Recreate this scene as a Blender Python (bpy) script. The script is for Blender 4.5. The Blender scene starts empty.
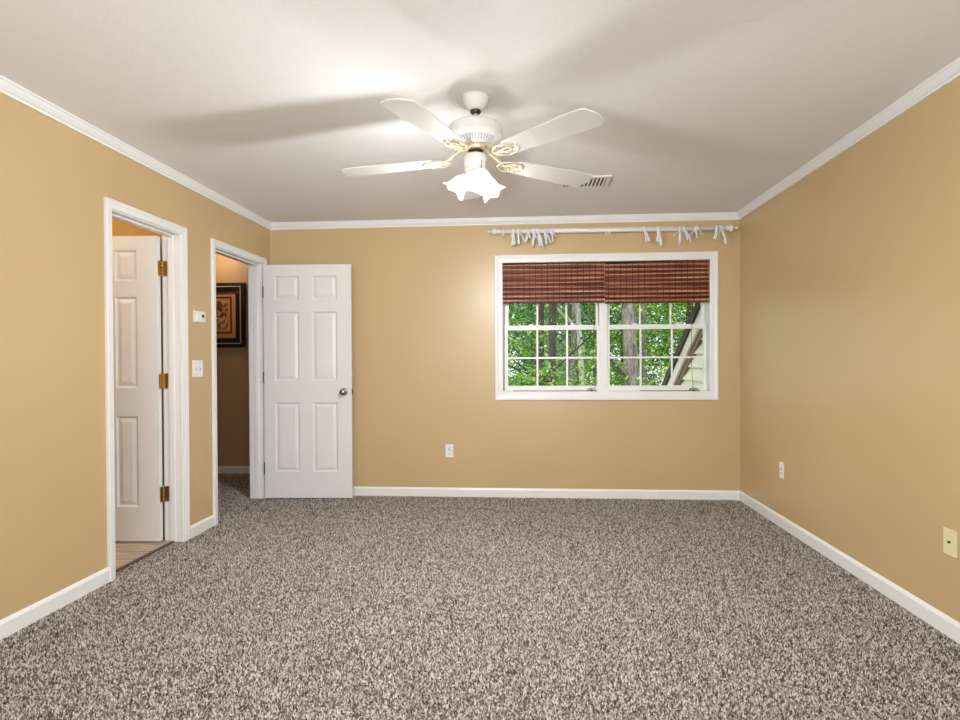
import bpy, bmesh, math, random
from mathutils import Vector, Matrix, noise
PI = math.pi
S = bpy.context.scene
COL = S.collection

# ------------------------------------------------------------------ camera
CAM_H = 1.2003
def make_camera():
    yaw, pit, rol = 0.0742, 0.0082, 0.0053
    cy, sy, cp, sp, cr, sr = math.cos(yaw), math.sin(yaw), math.cos(pit), math.sin(pit), math.cos(rol), math.sin(rol)
    right0 = Vector((cy, sy, 0)); fwd0 = Vector((-sy, cy, 0)); up0 = Vector((0, 0, 1))
    fwd = cp*fwd0 - sp*up0; up1 = sp*fwd0 + cp*up0
    right = cr*right0 - sr*up1; up = sr*right0 + cr*up1
    cd = bpy.data.cameras.new('camera'); co = bpy.data.objects.new('camera', cd); COL.objects.link(co)
    m = Matrix((right, up, -fwd)).transposed().to_4x4(); m.translation = (0, 0, CAM_H)
    co.matrix_world = m
    cd.sensor_width = 36; cd.lens = 598.32*36/960; cd.shift_y = 5.42/960
    cd.clip_start = .05; cd.clip_end = 200
    S.camera = co
make_camera()

# ------------------------------------------------------------------ world, sun, fill light, exposure
w = bpy.data.worlds.new('sky'); S.world = w; w.use_nodes = True
nt = w.node_tree; bg = nt.nodes['Background']
bg.inputs['Color'].default_value = (.88, .94, 1, 1); bg.inputs['Strength'].default_value = 1.7
sd = bpy.data.lights.new('sun', 'SUN'); sd.energy = 2.6; sd.angle = .03; sd.color = (1, .95, .85)
so = bpy.data.objects.new('sun', sd); COL.objects.link(so)
so.rotation_euler = Vector((.55, .75, -.85)).to_track_quat('-Z', 'Y').to_euler()
def area(name, loc, direc, sx, sy, power, color):
    l = bpy.data.lights.new(name, 'AREA'); l.shape = 'RECTANGLE'; l.size = sx; l.size_y = sy; l.energy = power; l.color = color
    o = bpy.data.objects.new(name, l); COL.objects.link(o); o.location = loc
    o.rotation_euler = Vector(direc).to_track_quat('-Z', 'Z').to_euler(); return o
# added fill light outside the two made-up windows of the front wall
area('fill_front', (-.1, -1.12, 1.5), (-.22, 1, .5), 2.5, 1.35, 72, (.92, .97, 1))
S.view_settings.view_transform = 'Standard'; S.view_settings.look = 'None'
S.view_settings.exposure = 0.5; S.view_settings.gamma = 1; S.view_settings.use_curve_mapping = False

# ------------------------------------------------------------------ materials
def srgb(r, g, b):
    f = lambda c: (c/255/12.92 if c/255 <= .04045 else ((c/255+.055)/1.055)**2.4)
    return (f(r), f(g), f(b), 1)
class NT:
    def __init__(s, name):
        s.m = bpy.data.materials.new(name); s.m.use_nodes = True; s.t = s.m.node_tree; s.n = s.t.nodes
        s.b = s.n['Principled BSDF']; s.out = s.n['Material Output']
    def node(s, typ, **kw):
        n = s.n.new(typ)
        for k, v in kw.items():
            if k in n.inputs.keys() if hasattr(n, 'inputs') else False: n.inputs[k].default_value = v
            else: setattr(n, k, v)
        return n
    def link(s, a, b): s.t.links.new(a, b)
    def ramp(s, stops, interp='LINEAR'):
        r = s.n.new('ShaderNodeValToRGB'); r.color_ramp.interpolation = interp
        e = r.color_ramp.elements
        while len(e) < len(stops): e.new(.5)
        for el, (p, c) in zip(e, stops): el.position = p; el.color = c
        return r
def bump(t, height, strength, dist):
    b = t.node('ShaderNodeBump', Strength=strength, Distance=dist); t.link(height, b.inputs['Height']); t.link(b.outputs[0], t.b.inputs['Normal'])
def plain(name, col, rough=.5, metal=0, spec=.5, nscale=None, nstr=.1, ndist=.001, var=.04):
    t = NT(name); t.b.inputs['Roughness'].default_value = rough; t.b.inputs['Metallic'].default_value = metal
    t.b.inputs['Specular IOR Level'].default_value = spec
    tc = t.node('ShaderNodeTexCoord'); nz = t.node('ShaderNodeTexNoise', Scale=nscale or 6.0, Detail=3.0)
    t.link(tc.outputs['Object'], nz.inputs['Vector'])
    lo = tuple(c*(1-var) for c in col[:3])+(1,); hi = tuple(min(1, c*(1+var)) for c in col[:3])+(1,)
    r = t.ramp([(.3, lo), (.7, hi)]); t.link(nz.outputs['Fac'], r.inputs['Fac']); t.link(r.outputs[0], t.b.inputs['Base Color'])
    if nscale: bump(t, nz.outputs['Fac'], nstr, ndist)
    return t.m
M = {}
def paint(name, col, rough, spec=.5):
    t = NT(name); tc = t.node('ShaderNodeTexCoord')
    n1 = t.node('ShaderNodeTexNoise', Scale=1.3, Detail=2.0); n2 = t.node('ShaderNodeTexNoise', Scale=160.0, Detail=2.0)
    t.link(tc.outputs['Object'], n1.inputs['Vector']); t.link(tc.outputs['Object'], n2.inputs['Vector'])
    r = t.ramp([(.3, tuple(c*.97 for c in col[:3])+(1,)), (.7, tuple(c*1.03 for c in col[:3])+(1,))])
    t.link(n1.outputs['Fac'], r.inputs['Fac']); t.link(r.outputs[0], t.b.inputs['Base Color'])
    t.b.inputs['Roughness'].default_value = rough; t.b.inputs['Specular IOR Level'].default_value = spec
    bump(t, n2.outputs['Fac'], .06, .0006)
    return t.m
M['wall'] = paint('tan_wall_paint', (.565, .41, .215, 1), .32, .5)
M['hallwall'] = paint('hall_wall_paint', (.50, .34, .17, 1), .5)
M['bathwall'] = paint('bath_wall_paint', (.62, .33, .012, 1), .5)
M['ceil'] = plain('ceiling_paint', (.87, .87, .88, 1), .75, nscale=90.0, nstr=.35, ndist=.002, var=.02)
M['trim'] = plain('white_trim_paint', (.82, .82, .82, 1), .3, var=.01)
M['door'] = plain('white_door_paint', (.76, .76, .75, 1), .35, var=.01)
M['white'] = plain('white_enamel', (.80, .79, .77, 1), .35, var=.02)
M['blade'] = plain('white_blade_laminate', (.80, .795, .78, 1), .45, var=.03)
M['plastic'] = plain('white_plastic', (.83, .83, .82, 1), .35, var=.01)
M['ivory'] = plain('ivory_plastic', (.80, .70, .42, 1), .4, var=.02)
M['brass'] = plain('antique_brass', (.40, .27, .09, 1), .28, metal=1, var=.2)
M['gold'] = plain('cream_and_gold_metal', (.74, .66, .50, 1), .35, metal=.5, var=.15)
M['nickel'] = plain('brushed_nickel', (.42, .39, .36, 1), .25, metal=1, var=.1)
M['bronze'] = plain('dark_bronze', (.10, .075, .055, 1), .35, metal=.9, var=.2)
M['black'] = plain('black_recess', (.01, .01, .01, 1), .6)
M['screen'] = plain('thermostat_screen', (.04, .08, .13, 1), .2)
M['grey'] = plain('grey_plastic', (.45, .48, .52, 1), .4)
M['ribbon'] = plain('white_ribbon_cloth', (.80, .80, .86, 1), .7, var=.05)
M['cord'] = plain('blind_cord', (.16, .10, .07, 1), .7, var=.2)
M['track'] = plain('beige_window_track', (.45, .40, .32, 1), .5)

def carpet():
    t = NT('frieze_carpet'); tc = t.node('ShaderNodeTexCoord')
    mp = t.node('ShaderNodeMapping'); t.link(tc.outputs['Object'], mp.inputs['Vector'])
    nd = t.node('ShaderNodeTexNoise', Scale=70.0, Detail=2.0); t.link(mp.outputs[0], nd.inputs['Vector'])
    mx = t.node('ShaderNodeMix', data_type='VECTOR'); mx.inputs[0].default_value = .012
    t.link(mp.outputs[0], mx.inputs[4]); t.link(nd.outputs['Color'], mx.inputs[5])
    v = t.node('ShaderNodeTexVoronoi', Scale=150.0); t.link(mx.outputs[1], v.inputs['Vector'])
    sep = t.node('ShaderNodeSeparateColor'); t.link(v.outputs['Color'], sep.inputs[0])
    n2 = t.node('ShaderNodeTexNoise', Scale=55.0, Detail=3.0, Roughness=.7); t.link(mp.outputs[0], n2.inputs['Vector'])
    a = t.node('ShaderNodeMath', operation='MULTIPLY_ADD'); t.link(sep.outputs[0], a.inputs[0]); a.inputs[1].default_value = .74
    b = t.node('ShaderNodeMath', operation='MULTIPLY'); t.link(n2.outputs['Fac'], b.inputs[0]); b.inputs[1].default_value = .28
    t.link(b.outputs[0], a.inputs[2])
    r = t.ramp([(.14, srgb(46, 39, 35)), (.36, srgb(104, 95, 90)), (.58, srgb(152, 144, 139)), (.84, srgb(212, 205, 200))])
    t.link(a.outputs[0], r.inputs['Fac'])
    n3 = t.node('ShaderNodeTexNoise', Scale=1.7, Detail=2.0); t.link(mp.outputs[0], n3.inputs['Vector'])
    r3 = t.ramp([(.3, (.93, .91, .89, 1)), (.7, (1.0, 1.0, 1.0, 1))]); t.link(n3.outputs['Fac'], r3.inputs['Fac'])
    m2 = t.node('ShaderNodeMix', data_type='RGBA', blend_type='MULTIPLY'); m2.inputs[0].default_value = 1
    t.link(r.outputs[0], m2.inputs[6]); t.link(r3.outputs[0], m2.inputs[7]); t.link(m2.outputs[2], t.b.inputs['Base Color'])
    t.b.inputs['Roughness'].default_value = .95; t.b.inputs['Specular IOR Level'].default_value = .1
    bump(t, a.outputs[0], .9, .012)
    return t.m
M['carpet'] = carpet()
def yarn():
    t = NT('frieze_yarn'); g = t.node('ShaderNodeNewGeometry')
    r = t.ramp([(0, srgb(60, 51, 45)), (.22, srgb(98, 88, 80)), (.5, srgb(154, 144, 135)), (.8, srgb(206, 197, 189)), (1, srgb(230, 223, 217))]); t.link(g.outputs['Random Per Island'], r.inputs['Fac'])
    t.link(r.outputs[0], t.b.inputs['Base Color']); t.b.inputs['Roughness'].default_value = .9; t.b.inputs['Specular IOR Level'].default_value = .1
    return t.m
M['yarn'] = yarn()
def vinyl():
    t = NT('bath_plank_floor'); tc = t.node('ShaderNodeTexCoord')
    mp = t.node('ShaderNodeMapping', Scale=(2.0, 14.0, 1.0)); t.link(tc.outputs['Object'], mp.inputs['Vector'])
    n = t.node('ShaderNodeTexNoise', Scale=3.0, Detail=5.0); t.link(mp.outputs[0], n.inputs['Vector'])
    br = t.node('ShaderNodeTexBrick', Scale=1.0); br.inputs['Brick Width'].default_value = .9; br.inputs['Row Height'].default_value = .15
    br.inputs['Mortar Size'].default_value = .004; br.inputs['Color1'].default_value = (1, 1, 1, 1); br.inputs['Color2'].default_value = (.8, .78, .76, 1); br.inputs['Mortar'].default_value = (.35, .3, .27, 1)
    t.link(tc.outputs['Object'], br.inputs['Vector'])
    r = t.ramp([(.3, srgb(165, 140, 120)), (.7, srgb(215, 195, 172))]); t.link(n.outputs['Fac'], r.inputs['Fac'])
    m2 = t.node('ShaderNodeMix', data_type='RGBA', blend_type='MULTIPLY'); m2.inputs[0].default_value = 1
    t.link(r.outputs[0], m2.inputs[6]); t.link(br.outputs['Color'], m2.inputs[7]); t.link(m2.outputs[2], t.b.inputs['Base Color'])
    t.b.inputs['Roughness'].default_value = .4
    return t.m
M['vinyl'] = vinyl()
def bamboo():
    t = NT('woven_bamboo'); tc = t.node('ShaderNodeTexCoord'); sp = t.node('ShaderNodeSeparateXYZ'); t.link(tc.outputs['Object'], sp.inputs[0])
    cv = t.node('ShaderNodeCombineXYZ'); 
    mx = t.node('ShaderNodeMath', operation='MULTIPLY'); t.link(sp.outputs['X'], mx.inputs[0]); mx.inputs[1].default_value = 1.6
    mz = t.node('ShaderNodeMath', operation='MULTIPLY'); t.link(sp.outputs['Z'], mz.inputs[0]); mz.inputs[1].default_value = 95.0
    t.link(mx.outputs[0], cv.inputs[0]); t.link(mz.outputs[0], cv.inputs[2])
    n = t.node('ShaderNodeTexNoise', Scale=1.0, Detail=2.0); t.link(cv.outputs[0], n.inputs['Vector'])
    wz = t.node('ShaderNodeMath', operation='WRAP'); t.link(sp.outputs['Z'], wz.inputs[0]); wz.inputs[1].default_value = .0385; wz.inputs[2].default_value = 0.0  # light and dark bands: shading of the folds painted into the reed colour
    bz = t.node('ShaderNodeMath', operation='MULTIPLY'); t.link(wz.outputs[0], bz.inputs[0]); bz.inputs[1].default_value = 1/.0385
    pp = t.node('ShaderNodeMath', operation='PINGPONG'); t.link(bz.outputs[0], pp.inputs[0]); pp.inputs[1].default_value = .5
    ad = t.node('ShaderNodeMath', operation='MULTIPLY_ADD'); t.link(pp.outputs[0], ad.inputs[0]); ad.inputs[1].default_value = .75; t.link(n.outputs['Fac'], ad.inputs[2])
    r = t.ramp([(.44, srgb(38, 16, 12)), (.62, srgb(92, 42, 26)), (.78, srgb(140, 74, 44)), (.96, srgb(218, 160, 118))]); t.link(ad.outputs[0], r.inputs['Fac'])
    # dark warp threads
    md = t.node('ShaderNodeMath', operation='WRAP'); t.link(sp.outputs['X'], md.inputs[0]); md.inputs[1].default_value = .0515; md.inputs[2].default_value = 0.0
    lt = t.node('ShaderNodeMath', operation='LESS_THAN'); t.link(md.outputs[0], lt.inputs[0]); lt.inputs[1].default_value = .0055
    mm = t.node('ShaderNodeMix', data_type='RGBA'); t.link(lt.outputs[0], mm.inputs[0]); t.link(r.outputs[0], mm.inputs[6]); mm.inputs[7].default_value = srgb(48, 22, 12)
    t.link(mm.outputs[2], t.b.inputs['Base Color']); t.b.inputs['Roughness'].default_value = .5
    bump(t, n.outputs['Fac'], .6, .004)
    return t.m
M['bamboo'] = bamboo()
def glass(name, tint=(1, 1, 1, 1), gl=.06):
    t = NT(name); t.n.remove(t.b)
    tr = t.node('ShaderNodeBsdfTransparent'); tr.inputs[0].default_value = tint
    g = t.node('ShaderNodeBsdfGlossy'); g.inputs['Roughness'].default_value = .02
    lw = t.node('ShaderNodeLayerWeight', Blend=.3); mx = t.node('ShaderNodeMixShader')
    ml = t.node('ShaderNodeMath', operation='MULTIPLY'); t.link(lw.outputs['Fresnel'], ml.inputs[0]); ml.inputs[1].default_value = gl*8
    t.link(ml.outputs[0], mx.inputs[0]); t.link(tr.outputs[0], mx.inputs[1]); t.link(g.outputs[0], mx.inputs[2]); t.link(mx.outputs[0], t.out.inputs[0])
    return t.m
M['glass'] = glass('window_glass', gl=.007)
def shade_glass():
    t = NT('frosted_tulip_glass'); t.n.remove(t.b)
    tr = t.node('ShaderNodeBsdfTransparent'); tr.inputs[0].default_value = (.97, .96, .94, 1)
    tl = t.node('ShaderNodeBsdfTranslucent'); tl.inputs[0].default_value = (.95, .93, .9, 1)
    df = t.node('ShaderNodeBsdfDiffuse'); df.inputs[0].default_value = (.9, .9, .9, 1)
    m1 = t.node('ShaderNodeMixShader'); m1.inputs[0].default_value = .4; t.link(tl.outputs[0], m1.inputs[1]); t.link(df.outputs[0], m1.inputs[2])
    m2 = t.node('ShaderNodeMixShader'); m2.inputs[0].default_value = .5; t.link(tr.outputs[0], m2.inputs[1]); t.link(m1.outputs[0], m2.inputs[2])
    t.link(m2.outputs[0], t.out.inputs[0]); return t.m
M['tulip'] = shade_glass()
def emit(name, col, st):
    t = NT(name); t.b.inputs['Base Color'].default_value = col; t.b.inputs['Emission Color'].default_value = col; t.b.inputs['Emission Strength'].default_value = st
    return t.m
M['bulb'] = emit('lit_bulb', (1, .95, .86, 1), 14)
def leafmat(name, cols):
    t = NT(name); g = t.node('ShaderNodeNewGeometry'); r = t.ramp([(i/(len(cols)-1), c) for i, c in enumerate(cols)])
    t.link(g.outputs['Random Per Island'], r.inputs['Fac']); t.n.remove(t.b)
    d = t.node('ShaderNodeBsdfDiffuse'); tl = t.node('ShaderNodeBsdfTranslucent'); mx = t.node('ShaderNodeMixShader'); mx.inputs[0].default_value = .45
    t.link(r.outputs[0], d.inputs[0]); t.link(r.outputs[0], tl.inputs[0]); t.link(d.outputs[0], mx.inputs[1]); t.link(tl.outputs[0], mx.inputs[2]); t.link(mx.outputs[0], t.out.inputs[0])
    return t.m
M['leafA'] = leafmat('leaf_fresh', [srgb(50, 98, 34), srgb(96, 148, 46), srgb(158, 194, 72), srgb(76, 126, 50)])
M['leafB'] = leafmat('leaf_cool', [srgb(34, 84, 52), srgb(66, 126, 76), srgb(120, 172, 110), srgb(48, 100, 60)])
M['leafC'] = leafmat('leaf_pale', [srgb(70, 122, 56), srgb(130, 170, 74), srgb(184, 208, 112), srgb(96, 144, 62)])
def bark(name, c1, c2):
    t = NT(name); tc = t.node('ShaderNodeTexCoord'); mp = t.node('ShaderNodeMapping', Scale=(10.0, 10.0, 2.5)); t.link(tc.outputs['Object'], mp.inputs['Vector'])
    n = t.node('ShaderNodeTexNoise', Scale=2.0, Detail=6.0, Roughness=.7); t.link(mp.outputs[0], n.inputs['Vector'])
    r = t.ramp([(.35, c1), (.65, c2)]); t.link(n.outputs['Fac'], r.inputs['Fac']); t.link(r.outputs[0], t.b.inputs['Base Color']); t.b.inputs['Roughness'].default_value = .9
    bump(t, n.outputs['Fac'], .8, .02); return t.m
M['barkgrey'] = bark('grey_bark', srgb(62, 55, 50), srgb(138, 130, 122))
M['barkdark'] = bark('dark_bark', srgb(28, 26, 22), srgb(66, 60, 50))
M['barkpale'] = bark('pale_bark', srgb(120, 116, 110), srgb(195, 190, 182))
M['siding'] = plain('pale_siding', srgb(228, 228, 206), .6, var=.03)
M['rake'] = plain('pale_rake_board', srgb(225, 222, 210), .6, var=.03)
M['soffit'] = plain('brown_soffit_trim', srgb(128, 112, 92), .7, var=.06)
M['shingle'] = plain('dark_shingles', srgb(62, 56, 50), .9, nscale=30.0, nstr=.5, ndist=.01, var=.3)
M['ground'] = plain('woodland_ground', srgb(80, 105, 50), .95, nscale=3.0, nstr=.5, ndist=.05, var=.4)
M['frameblack'] = plain('black_lacquer', (.012, .009, .008, 1), .3)
M['framesilver'] = plain('champagne_fillet', (.62, .50, .38, 1), .35, metal=.4)
M['mat'] = plain('tan_mat_board', srgb(196, 142, 84), .8, var=.05)
M['matline'] = plain('maroon_mat_line', srgb(62, 24, 14), .7)
def artmat():
    t = NT('floral_print'); tc = t.node('ShaderNodeTexCoord')
    n = t.node('ShaderNodeTexNoise', Scale=9.0, Detail=4.0, Distortion=2.5); t.link(tc.outputs['Object'], n.inputs['Vector'])
    r = t.ramp([(.38, srgb(66, 26, 16)), (.5, srgb(150, 92, 54)), (.6, srgb(216, 170, 120))]); t.link(n.outputs['Fac'], r.inputs['Fac']); t.link(r.outputs[0], t.b.inputs['Base Color']); return t.m
M['art'] = artmat()

# ------------------------------------------------------------------ mesh helpers
class MB:
    def __init__(s): s.v = []; s.f = []; s.sm = []
    def add(s, vs, fs, smooth=False, mat=None):
        o = len(s.v)
        for p in vs: s.v.append(tuple(mat @ Vector(p)) if mat else tuple(p))
        for f in fs: s.f.append([o+i for i in f]); s.sm.append(smooth)
        return s
    def box(s, x0, x1, y0, y1, z0, z1, mat=None):
        x0, x1 = sorted((x0, x1)); y0, y1 = sorted((y0, y1)); z0, z1 = sorted((z0, z1))
        vs = [(x0,y0,z0),(x1,y0,z0),(x1,y1,z0),(x0,y1,z0),(x0,y0,z1),(x1,y0,z1),(x1,y1,z1),(x0,y1,z1)]
        return s.add(vs, [(3,2,1,0),(4,5,6,7),(0,1,5,4),(1,2,6,5),(2,3,7,6),(3,0,4,7)], mat=mat)
    def lathe(s, prof, n=32, mat=None, smooth=True, cap=True):
        vs = [(r*math.cos(2*PI*i/n), r*math.sin(2*PI*i/n), z) for r, z in prof for i in range(n)]
        fs = [(k*n+i, k*n+(i+1) % n, (k+1)*n+(i+1) % n, (k+1)*n+i) for k in range(len(prof)-1) for i in range(n)]
        s.add(vs, fs, smooth, mat)
        if cap:
            o = len(s.v)-len(vs); s.f.append([o+i for i in reversed(range(n))]); s.sm.append(False)
            s.f.append([o+(len(prof)-1)*n+i for i in range(n)]); s.sm.append(False)
        return s
    def tube(s, pts, rad, n=8, mat=None, closed=False):
        pts = [Vector(p) for p in pts]; m = len(pts); rs = rad if isinstance(rad, (list, tuple)) else [rad]*m
        vs = []; prev = None
        for i, p in enumerate(pts):
            if closed: d = pts[(i+1) % m]-pts[i-1]
            else: d = pts[min(i+1, m-1)]-pts[max(i-1, 0)]
            d.normalize()
            if prev is None: a = d.orthogonal().normalized()
            else:
                a = prev-d*prev.dot(d)
                a = a.normalized() if a.length > 1e-5 else d.orthogonal().normalized()
            prev = a; b = d.cross(a)
            for k in range(n): vs.append(p+rs[i]*(math.cos(2*PI*k/n)*a+math.sin(2*PI*k/n)*b))
        fs = [(i*n+k, i*n+(k+1) % n, ((i+1) % m)*n+(k+1) % n, ((i+1) % m)*n+k) for i in range(m if closed else m-1) for k in range(n)]
        if not closed: fs += [tuple(reversed(range(n))), tuple((m-1)*n+k for k in range(n))]
        return s.add(vs, fs, True, mat)
    def sweep(s, prof, A, B, out, up, mA=0, mB=0):
        # profile (o,u) swept along A->B; mA/mB: mitre shift along the run per unit of o
        A = Vector(A); B = Vector(B); out = Vector(out); up = Vector(up); d = (B-A).normalized(); n = len(prof)
        vs = [A+o*out+u*up+d*(mA*o) for o, u in prof]+[B+o*out+u*up-d*(mB*o) for o, u in prof]
        fs = [(i, (i+1) % n, n+(i+1) % n, n+i) for i in range(n)]+[tuple(reversed(range(n))), tuple(range(n, 2*n))]
        return s.add(vs, fs)
    def ball(s, c, r, n=12, sc=(1, 1, 1)):
        prof = [(max(1e-4, math.sin(PI*k/n))*r, -math.cos(PI*k/n)*r) for k in range(n+1)]
        return s.lathe(prof, n*2, Matrix.Translation(c) @ Matrix.Diagonal((*sc, 1)), True, False)
    def obj(s, name, mat, parent=None, bevel=0, seg=2):
        me = bpy.data.meshes.new(name); me.from_pydata([tuple(p) for p in s.v], [], s.f); me.materials.append(mat)
        me.polygons.foreach_set('use_smooth', s.sm)
        bm = bmesh.new(); bm.from_mesh(me); bmesh.ops.remove_doubles(bm, verts=bm.verts, dist=1e-6) if len(s.v) < 20000 else None
        bmesh.ops.recalc_face_normals(bm, faces=bm.faces); bm.to_mesh(me); bm.free()
        o = bpy.data.objects.new(name, me); COL.objects.link(o)
        if parent: o.parent = parent
        if bevel:
            b = o.modifiers.new('bevel', 'BEVEL'); b.width = bevel; b.segments = seg; b.limit_method = 'ANGLE'
        return o
def empty(name, loc=(0, 0, 0), rz=0):
    o = bpy.data.objects.new(name, None); COL.objects.link(o); o.location = loc; o.rotation_euler.z = rz; o.empty_display_size = .1; return o
def tag(o, label, cat, group=None, kind=None):
    o['label'] = label; o['category'] = cat
    if group: o['group'] = group
    if kind: o['kind'] = kind
    return o
def struct(o, label, cat): return tag(o, label, cat, kind='structure')
def axis(p, d):   # matrix whose z points along d, at p
    return Matrix.Translation(p) @ Vector(d).to_track_quat('Z', 'Y').to_matrix().to_4x4()
def wall_holes(mb, u0, u1, z0, z1, holes, t0, t1, ax):
    # slab with rectangular holes; u along x (ax='x') or y (ax='y'); t thickness range
    us = sorted({u0, u1, *[h[0] for h in holes], *[h[1] for h in holes]}); zs = sorted({z0, z1, *[h[2] for h in holes], *[h[3] for h in holes]})
    ins = lambda u, z: any(h[0] < u < h[1] and h[2] < z < h[3] for h in holes)
    P = (lambda u, t, z: (u, t, z)) if ax == 'x' else (lambda u, t, z: (t, u, z))
    idx = {}
    vs = []; fs = []
    def V(u, t, z):
        k = (u, t, z)
        if k not in idx: idx[k] = len(vs); vs.append(P(u, t, z))
        return idx[k]
    solid = lambda i, j: 0 <= i < len(us)-1 and 0 <= j < len(zs)-1 and not ins((us[i]+us[i+1])/2, (zs[j]+zs[j+1])/2)
    for i in range(len(us)-1):
        for j in range(len(zs)-1):
            if not solid(i, j): continue
            a, b, c, d = us[i], us[i+1], zs[j], zs[j+1]
            for t in (t0, t1): fs.append((V(a,t,c), V(b,t,c), V(b,t,d), V(a,t,d)))
            if not solid(i-1, j): fs.append((V(a,t0,c), V(a,t1,c), V(a,t1,d), V(a,t0,d)))
            if not solid(i+1, j): fs.append((V(b,t0,c), V(b,t1,c), V(b,t1,d), V(b,t0,d)))
            if not solid(i, j-1): fs.append((V(a,t0,c), V(b,t0,c), V(b,t1,c), V(a,t1,c)))
            if not solid(i, j+1): fs.append((V(a,t0,d), V(b,t0,d), V(b,t1,d), V(a,t1,d)))
    return mb.add(vs, fs)

# ------------------------------------------------------------------ room shell
XL, XR, YB, YF, H = -2.279, 1.827, 5.232, -.95, 2.44
TL = -2.40           # far face of the left wall
D1 = (3.159, 3.828, 2.045); D2 = (4.271, 5.077, 2.048)     # jamb faces and head height of the two doorways
WX0, WX1, WZ0, WZ1 = -.19, 1.580, .918, 2.052            # window opening
HY1, HX0 = 6.20, -4.3                                       # hall back wall, hall left wall
struct(MB().box(HX0-.12, XR+.15, YF-.2, HY1+.1, -.12, 0).obj('floor', M['carpet']), 'taupe speckled frieze carpet covering the bedroom and hall floor', 'floor')
struct(MB().box(HX0-.12, XR+.15, YF-.2, HY1+.1, H, H+.12).obj('ceiling', M['ceil']), 'lightly textured off-white flat ceiling', 'ceiling')
struct(wall_holes(MB(), YF-.2, YB, 0, H, [(D1[0]-.02, D1[1]+.02, -1, D1[2]+.02), (D2[0]-.02, D2[1]+.02, -1, D2[2]+.02)], TL, XL, 'y').obj('wall_left', M['wall']), 'tan painted left wall with the two doorways', 'wall')
struct(wall_holes(MB(), TL, XR, 0, H, [(WX0-.015, WX1+.015, WZ0-.015, WZ1+.015)], YB, YB+.17, 'x').obj('wall_back', M['wall']), 'tan painted far wall with the double window', 'wall')
struct(MB().box(XR, XR+.12, YF-.2, YB+.17, 0, H).obj('wall_right', M['wall']), 'satin tan painted right wall', 'wall')
FW = [(-1.45, -.15, .85, 2.15), (.05, 1.25, .85, 2.15)]
struct(wall_holes(MB(), XL, XR, 0, H, FW, YF-.12, YF, 'x').obj('wall_front', M['wall']), 'tan painted wall behind the viewpoint', 'wall')
# hall and bathroom shells
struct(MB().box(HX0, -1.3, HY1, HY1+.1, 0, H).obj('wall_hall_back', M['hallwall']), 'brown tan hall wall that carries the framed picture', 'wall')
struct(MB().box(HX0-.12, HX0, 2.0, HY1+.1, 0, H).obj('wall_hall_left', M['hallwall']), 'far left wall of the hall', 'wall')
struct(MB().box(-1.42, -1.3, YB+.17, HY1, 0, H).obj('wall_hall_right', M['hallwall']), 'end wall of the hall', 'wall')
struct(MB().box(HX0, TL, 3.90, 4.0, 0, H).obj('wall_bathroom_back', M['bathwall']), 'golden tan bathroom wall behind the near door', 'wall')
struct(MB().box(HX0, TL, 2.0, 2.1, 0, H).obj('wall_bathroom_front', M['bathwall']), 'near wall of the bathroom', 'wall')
struct(MB().box(HX0, TL+.06, 2.1, 3.90, 0, .006).obj('floor_bathroom', M['vinyl']), 'beige brown plank floor beyond the near doorway', 'floor')

# carpet pile: real tufts, one yarn colour each
def pile(rect, label, seed):
    import numpy as np
    rg = np.random.default_rng(seed); sp_ = .0076; P = []
    for x0, x1, y0, y1 in (rect,):
        gx, gy = np.meshgrid(np.arange(x0, x1, sp_), np.arange(y0, y1, sp_)); P.append(np.stack([gx.ravel(), gy.ravel()], 1))
    P = np.concatenate(P); P += rg.uniform(-.0042, .0042, P.shape); n = len(P)
    a = rg.uniform(0, 2*np.pi, n); r = rg.uniform(.0037, .0055, n); h = rg.uniform(.006, .0125, n)
    V = np.zeros((n, 4, 3))
    for k in range(3): V[:, k, 0] = P[:, 0]+r*np.cos(a+k*2.0944); V[:, k, 1] = P[:, 1]+r*np.sin(a+k*2.0944); V[:, k, 2] = -.002
    V[:, 3, 0] = np.clip(P[:, 0]+rg.normal(0, .0032, n), rect[0]-.006, rect[1]+.006); V[:, 3, 1] = P[:, 1]+rg.normal(0, .0032, n); V[:, 3, 2] = h
    F = (np.arange(n)[:, None, None]*4+np.array([[0, 1, 3], [1, 2, 3], [2, 0, 3]])[None]).reshape(-1)
    me = bpy.data.meshes.new('carpet_pile'); me.vertices.add(n*4); me.vertices.foreach_set('co', V.ravel())
    me.loops.add(n*9); me.loops.foreach_set('vertex_index', F.astype(np.int32)); me.polygons.add(n*3)
    me.polygons.foreach_set('loop_start', np.arange(0, n*9, 3, dtype=np.int32)); me.update(calc_edges=True); me.materials.append(M['yarn'])
    o = bpy.data.objects.new('carpet_pile', me); COL.objects.link(o)
    tag(o, label, 'carpet', kind='stuff')
pile((XL+.024, XR-.024, YF+.024, YB-.024), 'speckled taupe and brown frieze carpet pile across the bedroom floor', 5)
pile((TL+.004, XL+.017, D2[0]+.018, D2[1]-.018), 'strip of the same speckled carpet in the farther doorway', 6)
pile((-3.75, TL-.006, 4.02, HY1-.024), 'speckled carpet pile on the dim hall floor beyond the farther doorway', 7)

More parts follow.
